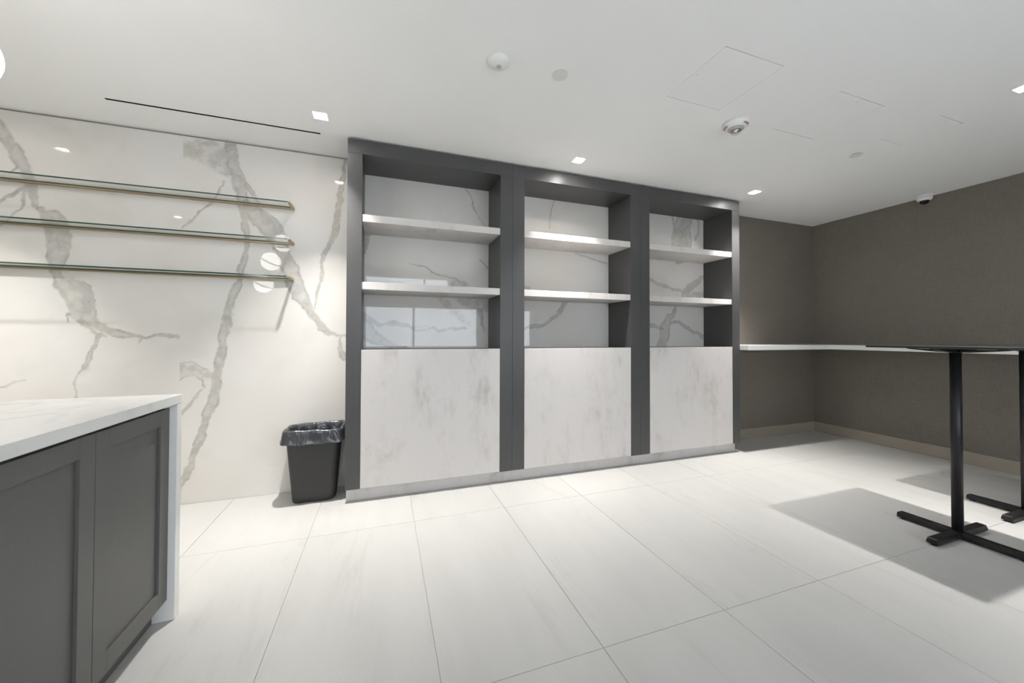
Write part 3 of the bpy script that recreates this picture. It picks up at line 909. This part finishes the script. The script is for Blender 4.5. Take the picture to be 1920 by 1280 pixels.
# ================================================================== HIGH TABLES
def high_table(loc, lab):
    x, y = loc
    t = thing('high_table', (x, y, 0.0), lab, 'table', 'square black high tables')
    h, z1 = 0.290, 1.142
    box('top', (x - h, x + h, y - h, y + h, z1 - 0.0125, z1), M['table_top'], t, 0.0012)
    z = z1 - 0.013
    box('top_plate', (x - 0.055, x + 0.055, y - 0.055, y + 0.055, z - 0.006, z - 0.0002), M['black_metal'], t, 0.001)
    for ax, sgn in (('x', 1), ('x', -1), ('y', 1), ('y', -1)):
        pr = [(sgn * 0.027, z - 0.024), (sgn * 0.06, z - 0.024), (sgn * 0.20, z - 0.010), (sgn * 0.215, z - 0.0065), (sgn * 0.027, z - 0.0065)]
        b_ = B()
        if ax == 'x':
            b_.prism([(x + p, q) for p, q in pr], 'y', y - 0.018, y + 0.018)
        else:
            b_.prism([(y + p, q) for p, q in pr], 'x', x - 0.018, x + 0.018)
        link('spider_arm', b_, M['black_metal'], t, 0.001)
        tip = B()
        d = sgn * 0.19
        cx, cy = (x + d, y) if ax == 'x' else (x, y + d)
        tip.box(cx - 0.022, cx + 0.022, cy - 0.022, cy + 0.022, z - 0.0064, z - 0.0002)
        link('spacer', tip, M['black_metal'], t)
        f0, f1 = 0.0255, 0.268
        ft = B()
        w0, w1, zb, zt_ = 0.026, 0.020, 0.010, 0.042
        sec = [(-w0, zb), (w0, zb), (w0 - 0.001, zb + 0.012), (w1, zt_), (-w1, zt_), (-w0 + 0.001, zb + 0.012)]
        vs_ = []
        for r, sh in ((f0, 0.0), (f1 - 0.006, 0.0), (f1, 0.004)):
            for p, q in sec:
                q2 = q if q < 0.03 else q - sh
                vs_.append((x + sgn * r, y + p, q2) if ax == 'x' else (x + p, y + sgn * r, q2))
        fs = [tuple(range(6)), tuple(range(12, 18))]
        for r in (0, 6):
            fs += [(r + k, r + (k + 1) % 6, r + 6 + (k + 1) % 6, r + 6 + k) for k in range(6)]
        ft.add(vs_, fs)
        link('base_foot', ft, M['black_metal'], t, 0.0012)
        gx, gy = (x + sgn * 0.245, y) if ax == 'x' else (x, y + sgn * 0.245)
        link('glide', B().lathe((gx, gy, 0.0005), [(0.014, 0), (0.016, 0.003), (0.012, 0.0093)], 20), M['rubber'], t)
    hub = B().prism([(x + 0.0253 * sx, y + 0.0253 * sy) for sx, sy in ((-1, -1), (1, -1), (1, 1), (-1, 1))], 'z', 0.010, 0.045)
    link('hub', hub, M['black_metal'], t, 0.001)
    link('column', B().lathe((x, y, 0.0), [(0.0248, 0.0455), (0.0248, z1 - 0.020)], 40), M['black_metal'], t)
    link('collar', B().lathe((x, y, 0.0), [(0.031, z1 - 0.034), (0.031, z1 - 0.0375), (0.0252, z1 - 0.040)], 32, cap=False), M['black_metal'], t)
    return t
high_table((3.25, 1.24), 'nearer black high table with a full cross base, casting a square shadow')
high_table((4.095, 1.24), 'farther black high table cut by the right edge of the photo')

# ================================================================== CEILING FITTINGS
DL_LABELS = ['square recessed downlight beside the dark slot diffuser', 'square recessed downlight above the middle of the bookcase',
             'square recessed downlight above the right end of the bookcase', 'square recessed downlight at the right edge of the photo above the tables',
             'square recessed downlight over the left end of the glass shelves, seen mirrored in the marble',
             'square recessed downlight over the far side of the island, seen mirrored in the marble']
for (x, y), lab in zip(DOWNLIGHTS, DL_LABELS):
    t = thing('downlight', (x, y, ZC), lab, 'downlight', 'square recessed downlights in the ceiling')
    h, e, zt_ = HOLE - 0.0004, 0.0015, ZC + 0.016
    hb = B()
    hb.box(x - h, x - h + e, y - h, y + h, ZC + 0.0003, zt_).box(x + h - e, x + h, y - h, y + h, ZC + 0.0003, zt_)
    hb.box(x - h + e, x + h - e, y - h, y - h + e, ZC + 0.0003, zt_).box(x - h + e, x + h - e, y + h - e, y + h, ZC + 0.0003, zt_)
    hb.box(x - h, x + h, y - h, y + h, zt_, zt_ + 0.003)
    link('housing', hb, M['white_plastic'], t)
    link('lens', B().lathe((x, y, ZC), [(0.030, 0.0085), (0.030, 0.0155)], 32), M['lamp'], t)
    ld = bpy.data.lights.new('lamp', 'AREA')
    ld.shape = 'DISK'
    ld.size = 0.05
    ld.spread = math.radians(LAMP_SPREAD)
    ld.energy = LAMP_W
    ld.color = LAMP_RGB
    lo = bpy.data.objects.new('lamp', ld)
    lo.location = (0, 0, 0.0075)
    place(lo, t)

sd = thing('slot_diffuser', ((SLOT[0] + SLOT[1]) / 2, (SLOT[2] + SLOT[3]) / 2, ZC), 'long dark linear slot diffuser in the ceiling along the marble wall', 'air vent')
fb = B()
x0, x1, y0, y1 = (SLOT[0] + 0.0005, SLOT[1] - 0.0005, SLOT[2] + 0.0005, SLOT[3] - 0.0005)
fb.box(x0, x1, y0, y0 + 0.0015, ZC + 0.001, ZC + 0.06).box(x0, x1, y1 - 0.0015, y1, ZC + 0.001, ZC + 0.06)
fb.box(x0, x0 + 0.002, y0 + 0.0015, y1 - 0.0015, ZC + 0.001, ZC + 0.06).box(x1 - 0.002, x1, y0 + 0.0015, y1 - 0.0015, ZC + 0.001, ZC + 0.06)
fb.box(x0, x1, y0, y1, ZC + 0.0601, ZC + 0.064)
link('frame', fb, M['dark_void'], sd)
link('blade', B().prism([(y0 + 0.006, ZC + 0.012), (y0 + 0.008, ZC + 0.010), (y1 - 0.006, ZC + 0.030), (y1 - 0.008, ZC + 0.032)], 'x', x0 + 0.003, x1 - 0.003), M['dark_void'], sd)

for (x0, x1, y0, y1), lab in PANELS:
    t = thing('access_panel', ((x0 + x1) / 2, (y0 + y1) / 2, ZC), lab, 'access panel', 'flush access panels in the ceiling')
    gx, gy = 0.0020, 0.0038
    faint = x0 > 2.9 and y0 > 2
    if faint:
        gx, gy = 0.0006, 0.0012
    box('door', (x0 + gx, x1 - gx, y0 + gy, y1 - gy, ZC, ZC + 0.012), M['ceiling'], t)
    if not faint:
        kx, ky = (x0 + 0.022, (y0 + y1) / 2) if x0 < 2 else ((x0 + x1) / 2, y0 + 0.03)
        link('keyhole', B().box(kx - 0.006, kx + 0.006, ky - 0.0012, ky + 0.0012, ZC - 0.0005, ZC - 0.0001), M['grey_plastic'], t)

t = thing('occupancy_sensor', (0.558, 1.837, ZC), 'round white dome sensor on the ceiling beside a flat cover plate', 'sensor')
link('dome', B().lathe((0.558, 1.837, ZC), [(0.059, -0.0003), (0.0595, -0.004), (0.057, -0.011), (0.048, -0.020), (0.034, -0.027), (0.018, -0.0305), (0.0145, -0.031)], 56), M['white_plastic'], t)
link('lens', B().lathe((0.558, 1.837, ZC), [(0.014, -0.0312), (0.0135, -0.034), (0.009, -0.0365), (0.002, -0.0375)], 32), M['grey_plastic'], t)

for (x, y), lab in (((0.906, 1.824), 'flat round sprinkler cover plate near the dome sensor'), ((3.500, 1.858), 'flat round sprinkler cover plate between the downlights and the dome camera')):
    t = thing('sprinkler_cover', (x, y, ZC), lab, 'sprinkler cover', 'round sprinkler cover plates')
    link('plate', B().lathe((x, y, ZC), [(0.041, -0.007), (0.0415, -0.0062), (0.041, -0.0054)], 48), M['plate'], t)
    link('cup', B().lathe((x, y, ZC), [(0.034, -0.0053), (0.034, -0.0003)], 40), M['grey_plastic'], t)

SX, SY = 2.232, 1.853
t = thing('fire_strobe', (SX, SY, ZC), 'round white ceiling fire alarm strobe with red lettering and clear lens', 'fire alarm')
link('base', B().lathe((SX, SY, ZC), [(0.084, -0.0003), (0.0855, -0.010), (0.082, -0.017), (0.052, -0.036), (0.050, -0.0362)], 64), M['white_plastic'], t)
link('grille_ring', B().lathe((SX, SY, ZC), [(0.0498, -0.0364), (0.047, -0.043), (0.034, -0.048), (0.033, -0.0482)], 48), M['grey_plastic'], t)
link('reflector', B().lathe((SX, SY, ZC), [(0.027, -0.0484), (0.014, -0.058), (0.005, -0.0625)], 10), M['chrome'], t)
link('lens', B().lathe((SX, SY, ZC), [(0.031, -0.0484), (0.031, -0.060), (0.027, -0.067), (0.015, -0.0705), (0.002, -0.071)], 40), M['lens'], t)
def print_text(body, size, phi, parent):
    cu = bpy.data.curves.new('letters', 'FONT')
    cu.body = body
    cu.size = size
    cu.align_x = 'CENTER'
    cu.offset = 0.0004
    tmp = bpy.data.objects.new('letters', cu)
    COL.objects.link(tmp)
    dg = bpy.context.evaluated_depsgraph_get()
    me = bpy.data.meshes.new_from_object(tmp.evaluated_get(dg))
    bpy.data.objects.remove(tmp)
    vs_ = []
    for v in me.vertices:
        r = 0.0635 + v.co.y * 0.85
        a = phi + v.co.x / 0.075
        z = -0.0172 - (0.082 - r) * (0.019 / 0.030) - 0.0005
        vs_.append((SX + r * math.cos(a), SY + r * math.sin(a), ZC + z))
    b_ = B().add(vs_, [tuple(p.vertices) for p in me.polygons])
    o = link('lettering', b_, M['red_print'], parent, fix=False)
    o['label'] = 'red ' + body + ' lettering'
print_text('FIRE/FEU', 0.017, math.radians(-75), t)
print_text('FIRE/FEU', 0.017, math.radians(150), t)

CX, CY = 5.166, 2.172
t = thing('dome_camera', (CX, CY, ZC), 'white ceiling dome camera with a dark lens by the right wall', 'camera')
link('base_plate', B().lathe((CX, CY, ZC), [(0.060, -0.0003), (0.060, -0.016)], 48), M['white_plastic'], t)
link('housing', B().lathe((CX, CY, ZC), [(0.058, -0.0165), (0.0585, -0.030), (0.054, -0.044), (0.040, -0.052), (0.038, -0.0522)], 48), M['white_plastic'], t)
link('dome', B().lathe((CX, CY, ZC), [(0.0378, -0.0524), (0.034, -0.066), (0.024, -0.078), (0.011, -0.0845), (0.001, -0.086)], 40), M['smoked'], t)

# ---- opal globe pendants over the island
for (x, y, z), lab in (((-1.228, 1.578, 2.047), 'opal glass globe pendant at the upper left edge of the photo'),
                       ((-1.176, 1.301, 2.327), 'highest opal globe pendant, seen only as a reflection in the marble'),
                       ((-1.340, 1.415, 1.805), 'lowest opal globe pendant, seen only as a reflection in the marble')):
    t = thing('globe_pendant', (x, y, ZC), lab, 'pendant light', 'opal globe pendants over the island')
    r = 0.101
    gl = B().lathe((x, y, z), [(r * math.sin(math.radians(a)) + 1e-4, -r * math.cos(math.radians(a))) for a in range(0, 181, 9)], 40, cap=False)
    link('globe', gl, M['globe'], t)
    rg = B()
    vs_, fs = [], []
    n, mseg = 64, 8
    ax = Vector((0.45, 0.25, 0.86)).normalized()
    e1 = ax.orthogonal().normalized()
    e2 = ax.cross(e1)
    for k in range(n):
        a = 2 * math.pi * k / n
        d = e1 * math.cos(a) + e2 * math.sin(a)
        for q in range(4):
            rr, hh = ((r * 0.985, -0.008), (r * 1.012, -0.008), (r * 1.012, 0.008), (r * 0.985, 0.008))[q]
            vs_.append(Vector((x, y, z)) + d * rr + ax * (hh - 0.03 * 0))
    for k in range(n):
        for q in range(4):
            fs.append((k * 4 + q, k * 4 + (q + 1) % 4, ((k + 1) % n) * 4 + (q + 1) % 4, ((k + 1) % n) * 4 + q))
    rg.add(vs_, fs, 0, False)
    link('band', rg, M['grey_plastic'], t)
    link('stem', B().lathe((x, y, 0), [(0.004, z + r - 0.002), (0.004, ZC - 0.018)], 12), M['brass'], t)
    link('canopy', B().lathe((x, y, ZC), [(0.050, -0.0003), (0.050, -0.014), (0.046, -0.018)], 40), M['brass'], t)
